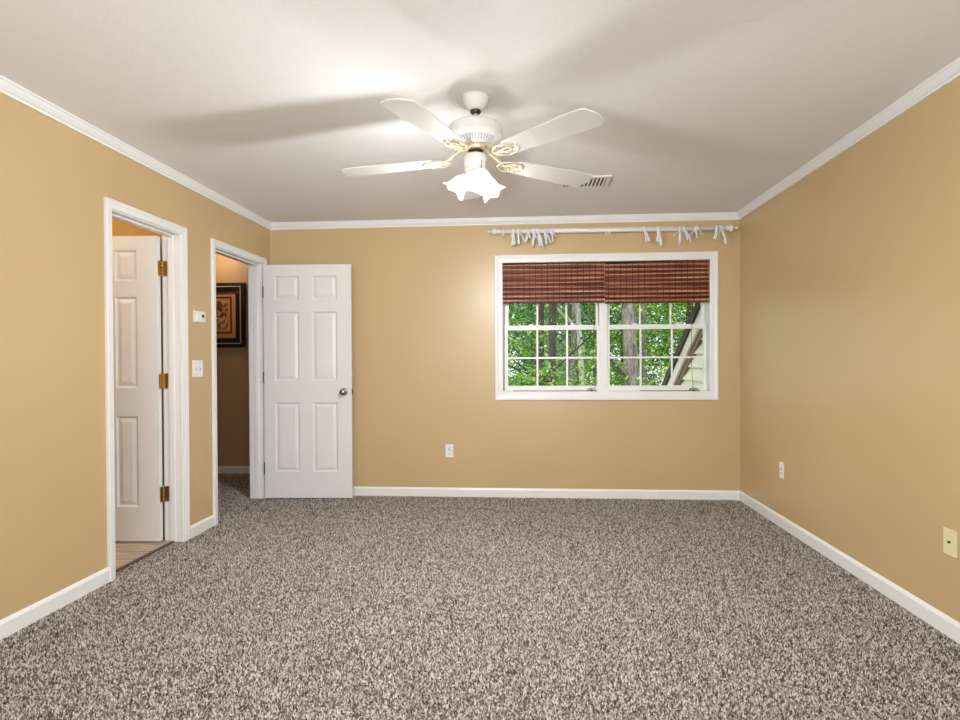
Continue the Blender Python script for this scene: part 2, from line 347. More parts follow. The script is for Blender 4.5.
# baseboards
BH, BT = .082, .013
bprof = [(0, 0), (BT, 0), (BT, BH-.016), (BT*.6, BH-.006), (.004, BH), (0, BH)]
def base(name, runs, label):
    mb = MB()
    for A, B, o in runs: mb.sweep(bprof, A, B, o, (0, 0, 1))
    return struct(mb.obj(name, M['trim']), label, 'baseboard')
CW = .057   # casing width
base('baseboard_back', [((XL, YB, 0), (XR, YB, 0), (0, -1, 0))], 'white baseboard along the far wall')
base('baseboard_right', [((XR, YF, 0), (XR, YB-.0, 0), (-1, 0, 0))], 'white baseboard along the right wall')
base('baseboard_left', [((XL, YF, 0), (XL, D1[0]-CW, 0), (1, 0, 0)), ((XL, D1[1]+CW, 0), (XL, D2[0]-CW, 0), (1, 0, 0)), ((XL, D2[1]+CW, 0), (XL, YB, 0), (1, 0, 0))], 'white baseboard along the left wall between the doorways')
base('baseboard_front', [((XL, YF, 0), (XR, YF, 0), (0, 1, 0))], 'white baseboard along the wall behind the viewpoint')
base('baseboard_hall', [((HX0, HY1, 0), (-1.42, HY1, 0), (0, -1, 0))], 'baseboard along the foot of the hall wall under the picture')
# crown moulding: (out, down)
cp_ = [(0, 0), (.036, 0), (.036, .007), (.030, .012), (.026, .024), (.016, .040), (.009, .046), (.009, .058), (0, .058)]
mb = MB()
for A, B, o in [((XL, YB, H), (XR, YB, H), (0, -1, 0)), ((XL, YF, H), (XR, YF, H), (0, 1, 0)), ((XL, YF, H), (XL, YB, H), (1, 0, 0)), ((XR, YF, H), (XR, YB, H), (-1, 0, 0))]:
    mb.sweep(cp_, A, B, o, (0, 0, -1), 1, 1)
struct(mb.obj('trim_1', M['trim']), 'white crown moulding around the bedroom ceiling', 'crown moulding')
struct(MB().box(-2.352, -2.33, D1[0], D1[1], 0, .009).obj('trim_4', plain('threshold_strip', srgb(80, 66, 56), .5)), 'thin dark transition strip at the near doorway', 'trim')

# ------------------------------------------------------------------ door casings (with jambs)
def mitred_frame(mb, u0, u1, z0, z1, w, prof, P, bottom=False):
    """prof: (across 0..1, out); P(u,z,out)->xyz; opening u0..u1, z0..z1"""
    ins = [(u0, z0), (u0, z1), (u1, z1), (u1, z0)]; sg = [(-1, -1), (-1, 1), (1, 1), (1, -1)]
    if not bottom: sg[0] = (-1, 0); sg[3] = (1, 0)
    rings = []
    for (u, z), (su, sz) in zip(ins, sg): rings.append([P(u+su*w*a, z+sz*w*a, o) for a, o in prof])
    n = len(prof); segs = [(0, 1), (1, 2), (2, 3)]+([(3, 0)] if bottom else [])
    vs = [p for r in rings for p in r]; fs = []
    for a, b in segs: fs += [(a*n+i, a*n+(i+1) % n, b*n+(i+1) % n, b*n+i) for i in range(n)]
    if not bottom: fs += [tuple(range(n)), tuple(3*n+i for i in range(n))]
    mb.add(vs, fs)
cprof = [(0, 0), (0, .010), (.08, .013), (.5, .014), (.72, .018), (.94, .018), (1, .014), (1, 0)]
def doorway(name, d, label, stop_x):
    y0, y1, z1 = d
    mb = MB()
    mitred_frame(mb, y0-.006, y1+.006, 0, z1+.006, CW-.006, cprof, lambda u, z, o: (XL+o, u, z))
    mitred_frame(mb, y0-.006, y1+.006, 0, z1+.006, CW-.006, cprof, lambda u, z, o: (TL-o, u, z))
    o = mb.obj(name, M['trim']); struct(o, label, 'door frame')
    j = MB(); j.box(TL, XL, y0-.019, y0, 0, z1); j.box(TL, XL, y1, y1+.019, 0, z1); j.box(TL, XL, y0-.019, y1+.019, z1, z1+.019)
    j.obj('door_jamb', M['trim'], o)
    s = MB(); a, b = stop_x; s.box(a, b, y0, y0+.011, 0, z1-.011); s.box(a, b, y1-.011, y1, 0, z1-.011); s.box(a, b, y0, y1, z1-.011, z1)
    s.obj('door_stop', M['trim'], o, bevel=.002)
    return o
dw1 = doorway('trim_2', D1, 'white casing and jamb of the near left doorway', (TL+.040, TL+.075))
dw2 = doorway('trim_3', D2, 'white casing and jamb of the farther doorway beside the corner', (XL-.075, XL-.040))

# ------------------------------------------------------------------ six panel doors
def slab(width, zb, zt, cols, rows, th=.035):
    """local: x 0..width, front face y=0, back y=th"""
    mb = MB()
    xs = sorted({0, width, *[c for p in cols for c in p]}); zs = sorted({zb, zt, *[c for p in rows for c in p]})
    for side in (0, 1):
        Y = lambda d: (d if side == 0 else th-d)
        for i in range(len(xs)-1):
            for j in range(len(zs)-1):
                a, b, c, d = xs[i], xs[i+1], zs[j], zs[j+1]
                if (a, b) in cols and (c, d) in rows:
                    rings = []
                    for ins, dep in ((0, 0), (.010, .009), (.016, .009), (.040, .0025)):
                        rings.append([(a+ins, Y(dep), c+ins), (b-ins, Y(dep), c+ins), (b-ins, Y(dep), d-ins), (a+ins, Y(dep), d-ins)])
                    vs = [p for r in rings for p in r]
                    fs = [(k*4+m, k*4+(m+1) % 4, (k+1)*4+(m+1) % 4, (k+1)*4+m) for k in range(3) for m in range(4)]+[(12, 13, 14, 15)]
                    mb.add(vs, fs)
                else: mb.add([(a, Y(0), c), (b, Y(0), c), (b, Y(0), d), (a, Y(0), d)], [(0, 1, 2, 3)])
    mb.add([(0,0,zb),(width,0,zb),(width,th,zb),(0,th,zb),(0,0,zt),(width,0,zt),(width,th,zt),(0,th,zt)], [(0,1,2,3),(4,5,6,7),(0,3,7,4),(1,2,6,5)])
    return mb
ROWS = [(.242, .843), (1.032, 1.632), (1.738, 1.941)]
def knob(parent, x, y, z, sgn):
    m = axis((x, y, z), (0, sgn, 0))
    k = MB().lathe([(.001, 0), (.032, 0), (.033, .004), (.028, .008), (.012, .010), (.011, .028), (.018, .034), (.026, .042), (.028, .052), (.024, .062), (.012, .067), (.001, .068)], 28, m, True, False)
    return k.obj('door_knob', M['nickel'], parent)
def hinge(parent, pin, z, dirA, dirB, mat, face_out):
    """two leaves running from the pin along dirA and dirB (xy), standing off face_out"""
    mb = MB(); px, py = pin
    for k in range(5): mb.lathe([(.0052, z-.050+k*.0202), (.0065, z-.049+k*.0202), (.0065, z-.0315+k*.0202), (.0052, z-.0305+k*.0202)], 12, Matrix.Translation((px, py, 0)))
    mb.ball((px, py, z+.055), .006, 6); mb.ball((px, py, z-.055), .006, 6)
    for d, n in ((dirA, face_out[0]), (dirB, face_out[1])):
        d = Vector(d); n = Vector(n)
        c = [Vector((px, py, 0))+d*a+n*b for a, b in ((.004, 0), (.036, 0), (.036, .0025), (.004, .0025))]
        mb.add([(p.x, p.y, z-.050) for p in c]+[(p.x, p.y, z+.050) for p in c], [(0,1,2,3),(4,5,6,7),(0,1,5,4),(1,2,6,5),(2,3,7,6),(3,0,4,7)])
        for dz in (-.03, 0, .03):
            q = Vector((px, py, 0))+d*(.014 if dz else .026)+n*.0025
            mb.ball((q.x, q.y, z+dz), .0035, 5, (1, 1, 1))
    return mb.obj('hinge', mat, parent)
# farther door: opened flat against the far wall
W2 = .762
door2 = slab(W2, .014, 2.04, [(.094, .307), (.422, .638)], ROWS).obj('door_2', M['door'])
door2.location = (-2.256, 5.046, 0); door2.rotation_euler.z = math.radians(3.0)
struct(door2, 'white six-panel door standing open against the far wall', 'door')
knob(door2, W2-.066, 0, .935, -1); knob(door2, W2-.066, .035, .935, 1)
MB().box(W2, W2+.0015, .006, .029, .905, .965).box(W2, W2+.009, .012, .023, .925, .945).obj('latch_plate', M['bronze'], door2, bevel=.001)
for z in (.27, 1.06, 1.81):
    h = hinge(door2, (-.008, .037), z, (0, -1, 0), (-1, 0, 0), M['bronze'], ((1, 0, 0), (0, -1, 0)))
# near door: swung into the bathroom
W1 = .650
door1 = slab(W1, .014, 2.034, [(.105, .258), (.365, .510)], ROWS).obj('door_1', M['door'])
# local x runs from free edge (0) to hinge edge (W1)
ang = math.radians(3.0)
door1.rotation_euler.z = ang
hp = Vector((-2.412, 3.784)); door1.location = (hp.x-W1*math.cos(ang), hp.y-W1*math.sin(ang), 0)
struct(door1, 'white six-panel door swung open into the bathroom on brass hinges', 'door')
knob(door1, .066, 0, .935, -1); knob(door1, .066, .035, .935, 1)
for z in (.322, 1.075, 1.822):
    hinge(door1, (W1+.007, .038), z, (0, -1, 0), (1, 0, 0), M['brass'], ((-.9, 0, 0), (0, -1, 0)))

# ------------------------------------------------------------------ the double window
win = empty('window_1', (0, YB, 0)); struct(win, 'white double window of two double-hung units in the far wall', 'window')
mb = MB(); mitred_frame(mb, WX0+.003, WX1-.003, WZ0+.003, WZ1-.003, .068, cprof, lambda u, z, o: (u, -o, z), True); mb.obj('window_casing', M['trim'], win)
mb = MB()  # frame lining
mb.box(WX0-.015, WX0, 0, .17, WZ0-.015, WZ1+.015); mb.box(WX1, WX1+.015, 0, .17, WZ0-.015, WZ1+.015)
mb.box(WX0, WX1, 0, .17, WZ1, WZ1+.015); mb.box(WX0, WX1, 0, .17, WZ0-.015, WZ0)
mb.obj('window_frame', M['trim'], win)
MB().box(.652, .722, .045, .17, WZ0, WZ1).obj('mullion', M['trim'], win, bevel=.003)
def sash(x0, x1, z0, z1, y0, gx0, gx1, gz0, gz1, name='sash'):
    mb = MB(); y1 = y0+.032
    mb.box(x0, gx0, y0, y1, z0, z1); mb.box(gx1, x1, y0, y1, z0, z1); mb.box(gx0, gx1, y0, y1, z0, gz0); mb.box(gx0, gx1, y0, y1, gz1, z1)
    o = mb.obj(name, M['trim'], win)
    g = MB().box(gx0-.003, gx1+.003, y0+.016, y0+.018, gz0-.003, gz1+.003).obj('pane', M['glass'], o)
    m = MB(); wd = (gx1-gx0)/3
    for k in (1, 2): m.box(gx0+k*wd-.008, gx0+k*wd+.008, y0+.008, y0+.015, gz0, gz1)
    m.box(gx0, gx1, y0+.009, y0+.0145, (gz0+gz1)/2-.008, (gz0+gz1)/2+.008)
    m.obj('muntin', M['trim'], o)
    return o
for x0, x1, gx0, gx1 in ((-.172, .652, -.146, .634), (.722, 1.566, .742, 1.543)):
    mb = MB(); mb.box(x0-.018 if x0 < 0 else x0, x0, .05, .165, WZ0, WZ1) if x0 < 0 else None
    if x0 < 0: mb.obj('side_track', M['track'], win)
    sash(x0, x1, .930, 1.506, .062, gx0, gx1, .974, 1.466)
    sash(x0+.004, x1-.004, 1.470, WZ1, .100, gx0+.006, gx1-.006, 1.508, 2.01)
    for k in (.28, .72):
        xx = x0+(x1-x0)*k
        l = MB(); l.box(xx-.022, xx+.022, .066, .092, 1.506, 1.511); l.lathe([(.011, 1.511), (.011, 1.519), (.006, 1.521)], 14, Matrix.Translation((xx, .079, 0))); l.box(xx-.003, xx+.026, .074, .084, 1.516, 1.520)
        l.obj('sash_lock', M['plastic'], win)
MB().box(WX0, WX1, 0, .062, WZ0, WZ0+.010).obj('window_sill', M['trim'], win, bevel=.003)

# unseen window added behind the viewpoint for the fill light (two plain units)
for k, (a, b, c, d) in enumerate(FW):
    wn = empty('window_%d' % (k+2), (0, YF, 0)); struct(wn, 'plain white window added behind the viewpoint for the fill light, %s of the two' % ('left' if k == 0 else 'right'), 'window')
    mb = MB(); mitred_frame(mb, a, b, c, d, .065, cprof, lambda u, z, o: (u, o, z), True); mb.obj('window_casing', M['trim'], wn)
    mb = MB(); e = .04
    mb.box(a, a+e, -.1, -.05, c, d); mb.box(b-e, b, -.1, -.05, c, d); mb.box(a+e, b-e, -.1, -.05, c, c+e); mb.box(a+e, b-e, -.1, -.05, d-e, d); mb.box(a+e, b-e, -.1, -.05, (c+d)/2-.02, (c+d)/2+.02)
    mb.obj('window_frame', M['trim'], wn)

# ------------------------------------------------------------------ woven blinds
def blind(x0, x1, zb, label, cord_x, seed):
    zt = 2.046; yo = YB+.016
    root = empty('roman_blind', ((x0+x1)/2, yo, zb)); tag(root, label, 'blind', 'woven wooden blinds in the double window')
    w_ = x1-x0; hh = zt-zb; rng = random.Random(seed)
    prof = []; n = 8; z = hh
    step = hh/n
    for k in range(n):
        z0 = hh-k*step; d = .004+.0012*k+rng.uniform(-.001, .001)
        for f, o in ((0, 0), (.15, .35), (.45, .8), (.8, 1.15), (.97, 1.2), (1.0, .6)):
            prof.append((-(d+.008*o), z0-f*step))
    mb = MB(); nx = 24; vs = []; 
    for i in range(nx+1):
        x = -w_/2+w_*i/nx
        for (y, zz) in prof:
            vs.append((x, y+.0015*math.sin(x*37+zz*20), zz+.0022*noise.noise(Vector((x*6, zz*9, seed)))*(1 if .01 < zz < hh-.01 else 0)))
    m = len(prof); fs = [(i*m+k, i*m+k+1, (i+1)*m+k+1, (i+1)*m+k) for i in range(nx) for k in range(m-1)]
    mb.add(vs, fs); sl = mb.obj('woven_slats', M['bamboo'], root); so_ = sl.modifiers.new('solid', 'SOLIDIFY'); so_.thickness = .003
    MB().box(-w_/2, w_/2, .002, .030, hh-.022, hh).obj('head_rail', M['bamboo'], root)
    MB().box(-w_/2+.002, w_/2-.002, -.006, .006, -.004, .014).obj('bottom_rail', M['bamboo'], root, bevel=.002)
    c = cord_x-(x0+x1)/2; cz = WZ0+.012-zb
    pts = [(c, .012, .02), (c+.004, .012, -.2), (c-.002, .010, -.45), (c+.006, .006, cz+.10), (c+.010, .004, cz+.06), (c+.012, .002, cz+.026)]
    MB().tube(pts, .0022, 6).obj('lift_cord', M['cord'], root)
    return root
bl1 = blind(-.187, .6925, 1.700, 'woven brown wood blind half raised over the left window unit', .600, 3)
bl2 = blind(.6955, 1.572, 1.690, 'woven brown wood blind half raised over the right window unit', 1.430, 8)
# loose cords lying on the sill
def sill_cord(x0, x1, seed, label):
    rng = random.Random(seed); n = 22; z = WZ0+.0125; pts = []
    for i in range(n+1):
        f = i/n; pts.append((x0+(x1-x0)*f, YB+.030+.012*math.sin(f*9+seed)+rng.uniform(-.002, .002), z))
    r = empty('blind_cord', (x0, YB+.03, z)); tag(r, label, 'cord')
    MB().tube([Vector(p)-Vector((x0, YB+.03, z)) for p in pts], .0045, 6).obj('cord', M['cord'], r)
    kx = x1-.05-x0
    loop = [(kx+.035*math.cos(a), .0+.012*math.sin(2*a), .006+.016*abs(math.sin(a))) for a in [2*PI*i/20 for i in range(20)]]
    MB().tube(loop, .003, 6, closed=True).obj('tangle', M['cord'], r)
    MB().lathe([(.002, -.016), (.007, -.014), (.008, 0), (.005, .012), (.002, .016)], 12, axis((kx, 0, .006), (1, .1, 0))).obj('tassel', M['bronze'], r)
sill_cord(-.10, .63, 1, 'dark blind cord lying along the sill below the left window unit')
sill_cord(1.0, 1.50, 2, 'dark tangled blind cord lying on the sill below the right window unit')

# ------------------------------------------------------------------ curtain rod and ribbon ties
RY = YB-.085
def rz(x): return 2.3055-.0055*(x+.25)
rod = empty('curtain_rod', (.75, RY, rz(.75))); tag(rod, 'white wooden curtain rod with turned finials above the window', 'curtain rod')
xa, xb = -.215, 1.685
rel = lambda x, dz=0, dy=0: Vector((x-.75, dy, rz(x)-rz(.75)+dz))
MB().tube([rel(xa), rel(xb)], .0195, 20).obj('pole', M['trim'], rod)
fin = [(.0195, 0), (.024, .003), (.024, .009), (.014, .012), (.013, .017), (.024, .022), (.030, .034), (.029, .046), (.018, .058), (.010, .064), (.009, .074), (.012, .080), (.0115, .090), (.007, .098), (.001, .102)]
d_ = (rel(xb)-rel(xa)).normalized()
MB().lathe(fin, 24, axis(rel(xb), d_)).obj('finial', M['trim'], rod)
MB().lathe([(r*.9, z*1.02) for r, z in fin], 24, axis(rel(xa), -d_)).obj('finial', M['trim'], rod)
for x in (-.175, .72, 1.655):
    b = MB(); b.tube([rel(x, .0, .085), rel(x, .0, .0)], [.016, .009], 14); b.lathe([(.026, 0), (.026, .006), (.016, .010)], 18, axis(rel(x, 0, .085), (0, -1, 0)))
    b.tube([rel(x, .024*math.sin(a), .024*math.cos(a)) for a in [PI*2*i/24 for i in range(24)]], .005, 6, closed=True)
    b.ball(rel(x, -.034), .011, 8); b.obj('rod_bracket', M['trim'], rod)
def ribbon_strip(mb, pts, wv, widths):
    n = len(pts); vs = []
    for p, w_ in zip(pts, widths):
        p = Vector(p); vs += [p-Vector(wv)*w_/2, p+Vector(wv)*w_/2]
    mb.add(vs, [(2*i, 2*i+1, 2*i+3, 2*i+2) for i in range(n-1)], True)
def px2x(u): # along the far wall, plane y=RY
    return -.317+(u-487)*(1.80+.317)/(740-487)
ties = [ # pixel x at the rod, tails: (dx, length)
 (514.0, ((-.5, .115), (2.2, .112)), 'first from the left end of the rod'), (519.0, ((7, .085), (1, .105)), 'second from the left end, one tail slanting right'),
 (529.0, ((-2.5, .09), (1.5, .06)), 'third from the left end of the rod, tails uneven'), (534.5, ((-1.2, .125), (2, .06)), 'fourth from the left end, long straight tails'),
 (538.5, ((2.5, .12), (5.5, .14)), 'fifth from the left end, the longest tails of the left bunch'), (546.0, ((2, .11), (6, .10)), 'sixth from the left end of the rod'), (553.5, ((1, .09), (4, .04)), 'last of the left bunch, next to the bare middle of the rod'),
 (645.5, ((2, .105), (4.5, .10)), 'first right of the bare middle of the rod'), (659.5, ((-.5, .10), (2.5, .135)), 'second right of the bare middle of the rod, tails together'),
 (680.5, ((-6, .06), (-.5, .13)), 'third right of the bare middle of the rod, widely spread tails'), (684.5, ((3.5, .09), (7, .115)), 'fourth right of the bare middle, tails slanting right'), (695.5, ((-5, .05), (.8, .075)), 'short, fifth right of the bare middle'), (697.5, ((6, .05), (3.5, .045)), 'sixth right of the bare middle, shortest tails'),
 (716.5, ((-1, .10), (-2.5, .08)), 'beside the right bracket, tails straight down'), (720.5, ((4.5, .13), (2, .06)), 'nearest the right finial, one thin long tail')]
for i, (u, tails, where) in enumerate(ties):
    x = px2x(u); rng = random.Random(i*7+1)
    t = empty('ribbon_tie', (x, RY, rz(x))); tag(t, 'white ribbon tie, '+where, 'ribbon', 'white ribbon ties on the curtain rod')
    lp = MB(); tilt = rng.uniform(-.004, .004)
    R_ = .0225; ring = [(tilt*math.cos(a), R_*math.cos(a), R_*math.sin(a)) for a in [2*PI*k/28 for k in range(29)]]
    ribbon_strip(lp, ring, (1, 0, 0), [.019+.004*math.sin(k*1.3) for k in range(29)])
    o = lp.obj('loop', M['ribbon'], t); s_ = o.modifiers.new('solid', 'SOLIDIFY'); s_.thickness = .0025; s_.offset = 1
    kn = MB().ball((tilt, -.024, -.010), .010, 8, (1.2, .7, 1.1)); kn.obj('knot', M['ribbon'], t)
    for (dx, L) in tails:
        dxm = dx/119.5; mb = MB(); n = 9; pts = []
        for k in range(n+1):
            f = k/n; pts.append((tilt+dxm*(f**.7), -.026-.010*math.sin(f*PI)+rng.uniform(-.001, .001), -.010-L*f*(1 if abs(dx) < 4 else 1-.25*(1-f))))
        a = rng.uniform(-.5, .5)
        ribbon_strip(mb, pts, (math.cos(a), math.sin(a), -dxm/L*.7), [.019+.005*math.sin(k*.9+i) for k in range(n+1)])
        o = mb.obj('tail', M['ribbon'], t); s_ = o.modifiers.new('solid', 'SOLIDIFY'); s_.thickness = .002

# ------------------------------------------------------------------ ceiling fan
FX, FY = -.224, 2.815
fan = empty('ceiling_fan', (FX, FY, H)); tag(fan, 'white five-blade ceiling fan with a tulip glass light kit', 'ceiling fan')
z_ = lambda z: z-H
MB().lathe([(.001, 0), (.064, 0), (.066, -.006), (.062, -.018), (.050, -.040), (.040, -.056), (.030, -.064), (.001, -.064)], 40, None, True, False).obj('canopy', M['white'], fan)
MB().lathe([(.001, -.0642), (.024, -.0642), (.026, -.069), (.022, -.078), (.010, -.081), (.001, -.081)], 24, None, True, False).obj('hanger_ball', M['bronze'], fan)
MB().lathe([(.0105, -.06), (.0105, z_(2.335)), (.018, z_(2.333)), (.018, z_(2.318))], 16).obj('downrod', M['white'], fan)
motor = MB().lathe([(.001, z_(2.322)), (.045, z_(2.320)), (.085, z_(2.314)), (.116, z_(2.304)), (.127, z_(2.292)), (.1285, z_(2.284)), (.127, z_(2.276)), (.127, z_(2.262)), (.129, z_(2.258)), (.127, z_(2.252)), (.118, z_(2.243)), (.104, z_(2.238)), (.098, z_(2.236)), (.076, z_(2.214)), (.070, z_(2.208)), (.001, z_(2.206))], 56, None, True, False).obj('motor_housing', M['white'], fan)
lv = MB()
for k in range(40):
    a = 2*PI*k/40; m = Matrix.Rotation(a, 4, 'Z')
    lv.add([(.099, -.0028, z_(2.238)), (.099, .0028, z_(2.238)), (.077, .002, z_(2.2165)), (.077, -.002, z_(2.2165)), (.1015, -.0022, z_(2.2335)), (.1015, .0022, z_(2.2335)), (.080, .0016, z_(2.2115)), (.080, -.0016, z_(2.2115))],
           [(0,1,2,3),(4,5,6,7),(0,1,5,4),(1,2,6,5),(2,3,7,6),(3,0,4,7)], mat=m)
lv.obj('vent_fins', M['white'], motor)
sl = MB()
for k in range(40):
    a = 2*PI*(k+.5)/40; m = Matrix.Rotation(a, 4, 'Z')
    sl.add([(.0985, -.0035, z_(2.2360)), (.0985, .0035, z_(2.2360)), (.079, .0022, z_(2.2165)), (.079, -.0022, z_(2.2165))], [(0,1,2,3)], mat=m @ Matrix.Translation((.0006, 0, -.0006)))
sl.obj('vent_slots', M['grey'], motor)
MB().lathe([(.001, z_(2.207)), (.062, z_(2.206)), (.066, z_(2.200)), (.064, z_(2.190)), (.050, z_(2.186)), (.001, z_(2.186))], 40, None, True, False).obj('flywheel', M['gold'], fan)
MB().lathe([(.001, z_(2.187)), (.034, z_(2.187)), (.034, z_(2.163)), (.001, z_(2.163))], 24, None, True, False).obj('hub', M['bronze'], fan)
MB().lathe([(.001, z_(2.166)), (.050, z_(2.166)), (.055, z_(2.161)), (.0555, z_(2.120)), (.053, z_(2.112)), (.050, z_(2.108)), (.053, z_(2.104)), (.053, z_(2.090)), (.044, z_(2.080)), (.001, z_(2.078))], 40, None, True, False).obj('switch_housing', M['white'], fan)
ZB = 2.148
def blade_mesh():
    mb = MB(); th = .006; R0, R1 = .205, .685; n = 22
    out = []
    def half(r):
        f = (r-R0)/(R1-R0); return .057+.017*min(1, f*1.3)
    top = []
    rc = .032
    for k in range(n+1):
        r = R0+(R1-rc-R0)*k/n; h_ = half(r)
        if k == 0: h_ -= .012
        top.append((r, h_))
    hw = half(R1)
    for k in range(1, 9):
        a = PI/2*(1-k/8); top.append((R1-rc+rc*math.cos(a)*1.0, hw-rc+rc*math.sin(a)))
    # slightly bowed tip
    pts = [(r, h_) for r, h_ in top]+[(R1+.010, .03), (R1+.012, 0), (R1+.010, -.03)]+[(r, -h_) for r, h_ in reversed(top)]
    m = len(pts); vs = [(x, y, th/2) for x, y in pts]+[(x, y, -th/2) for x, y in pts]
    fs = [tuple(range(m)), tuple(reversed(range(m, 2*m)))]+[(i, (i+1) % m, m+(i+1) % m, m+i) for i in range(m)]
    mb.add(vs, fs); return mb
PITCH = math.radians(-8)
for k, (a, dz, pit_) in enumerate(((167.5, 0, -3), (248.5, .010, -7), (317.4, 0, -8), (36, 0, -9), (98, 0, -8))):
    a = math.radians(a); PITCH = math.radians(pit_)
    bl = blade_mesh().obj('fan_blade', M['blade'], fan, bevel=.0015)
    bl.location = (0, 0, z_(ZB)+dz); bl.rotation_euler = (PITCH, 0, a)
    ir = MB()
    c, s = math.cos, math.sin
    def loop(cx, cy, rx, ry, rot, zz, rad=.0042, n=26):
        pts = []
        for i in range(n):
            t_ = 2*PI*i/n; x = rx*c(t_)*(1-.25*c(t_)); y = ry*s(t_)
            pts.append((cx+x*c(rot)-y*s(rot), cy+x*s(rot)+y*c(rot), zz))
        ir.tube(pts, rad, 6, closed=True)
    ir.tube([(.055, 0, .052), (.085, 0, .046), (.115, 0, .026), (.140, 0, .006), (.165, 0, -.004)], [.011, .010, .008, .007, .006], 8)
    loop(.178, .026, .044, .020, .42, -.006); loop(.178, -.026, .044, .020, -.42, -.006); loop(.205, 0, .038, .014, 0, -.007)
    ir.tube([(.165, 0, -.004), (.20, .045, -.006), (.235, .040, -.006), (.262, .018, -.006)], .0045, 6); ir.tube([(.165, 0, -.004), (.20, -.045, -.006), (.235, -.040, -.006), (.262, -.018, -.006)], .0045, 6)
    for sx, sy in ((.232, .038), (.232, -.038), (.262, 0)): ir.ball((sx, sy, -.007), .006, 6)
    br = ir.obj('blade_bracket', M['gold'], fan); br.location = (0, 0, z_(ZB)+dz); br.rotation_euler = (PITCH, 0, a)
# light kit
def soft_falloff(ld):
    ld.use_nodes = True; n_ = ld.node_tree.nodes; e_ = n_['Emission']; f_ = n_.new('ShaderNodeLightFalloff'); f_.inputs['Strength'].default_value = 1.0
    ld.node_tree.links.new(f_.outputs['Linear'], e_.inputs['Strength'])
kit = MB().lathe([(.001, z_(2.092)), (.046, z_(2.092)), (.052, z_(2.085)), (.052, z_(2.068)), (.036, z_(2.052)), (.018, z_(2.040)), (.001, z_(2.038))], 32, None, True, False).obj('light_kit', M['white'], fan)
def tulip_mb():
    mb = MB(); n = 60; prof = [(.020, 0), (.022, .007), (.029, .018), (.036, .032), (.039, .047), (.040, .060), (.044, .072), (.051, .082), (.058, .089)]
    vs = []
    for k, (r, z) in enumerate(prof):
        f = max(0, (k-3)/5)
        for i in range(n):
            t_ = 2*PI*i/n; rr = r*(1+.085*f*f*math.cos(5*t_)+.035*math.cos(10*t_)*f); zz = z+.006*f*f*math.cos(5*t_)
            vs.append((rr*math.cos(t_), rr*math.sin(t_), zz))
    mb.add(vs, [(k*n+i, k*n+(i+1) % n, (k+1)*n+(i+1) % n, (k+1)*n+i) for k in range(len(prof)-1) for i in range(n)], True); return mb
for k, (adeg, power) in enumerate(((165, 21), (285, 8), (45, 8))):
    a = math.radians(adeg); tl = math.radians(44)   # below horizontal
    d = Vector((math.cos(a)*math.cos(tl), math.sin(a)*math.cos(tl), -math.sin(tl)))
    p0 = Vector((math.cos(a)*.034, math.sin(a)*.034, z_(2.082)))
    arm = MB().tube([p0-d*.01, p0+d*.022], .012, 12); arm.lathe([(.020, .016), (.026, .018), (.027, .034), (.024, .036)], 20, axis(p0, d)); arm.obj('lamp_holder', M['white'], kit)
    g = tulip_mb().obj('lamp_shade', M['tulip'], fan); g.matrix_local = axis(p0+d*.020, d)
    so_ = g.modifiers.new('solid', 'SOLIDIFY'); so_.thickness = .002
    b = MB().lathe([(.010, .012), (.011, .028), (.017, .044), (.020, .056), (.018, .068), (.010, .077), (.001, .080)], 18, axis(p0+d*.018, d), True, False)
    b.obj('light_bulb', M['bulb'], fan)
    ld = bpy.data.lights.new('bulb_light', 'POINT'); ld.energy = power; ld.color = (.98, .99, 1); ld.shadow_soft_size = .03; soft_falloff(ld)
    lo = bpy.data.objects.new('bulb_light', ld); COL.objects.link(lo); lo.parent = fan
    lo.location = p0+d*(.128 if k == 0 else .108)
for (cx_, cy_, L) in ((.050, -.030, .075), (.030, -.048, .10)):
    pc = MB(); n = int(L/.0052)
    for i in range(n): pc.ball((cx_, cy_, z_(2.126)-i*.0052), .0023, 4)
    pc.lathe([(.001, -.018), (.004, -.014), (.005, -.006), (.002, 0)], 10, Matrix.Translation((cx_, cy_, z_(2.126)-n*.0052)), True, False)
    pc.obj('pull_chain', M['bronze'], fan)

# ------------------------------------------------------------------ ceiling vent
vx0, vx1, vy0, vy1 = .255, .595, 4.080, 4.345
vent = empty('ceiling_vent', (.4275, 4.225, H)); tag(vent, 'white metal air register in the ceiling behind the right-hand fan blade', 'air vent')
X0, X1, Y0, Y1 = vx0-.4275, vx1-.4275, vy0-4.225, vy1-4.225; e = .03
mb = MB()
for (a, b, c, d) in ((X0, X1, Y0, Y0+e), (X0, X1, Y1-e, Y1), (X0, X0+e, Y0+e, Y1-e), (X1-e, X1, Y0+e, Y1-e)): mb.box(a, b, c, d, -.010, 0)
mb.obj('vent_frame', M['white'], vent, bevel=.003)
MB().box(X0+e, X1-e, Y0+e, Y1-e, -.002, -.0005).obj('duct_opening', M['black'], vent)
n = 11
for i in range(n):
    x = X0+e+(X1-X0-2*e)*(i+.5)/n
    m = Matrix.Translation((x, 0, -.009)) @ Matrix.Rotation(math.radians(38 if i > n/2 else -38), 4, 'Y')
    MB().box(-.0065, .0065, Y0+e, Y1-e, -.0008, .0008, m).obj('vent_slat', M['white'], vent)

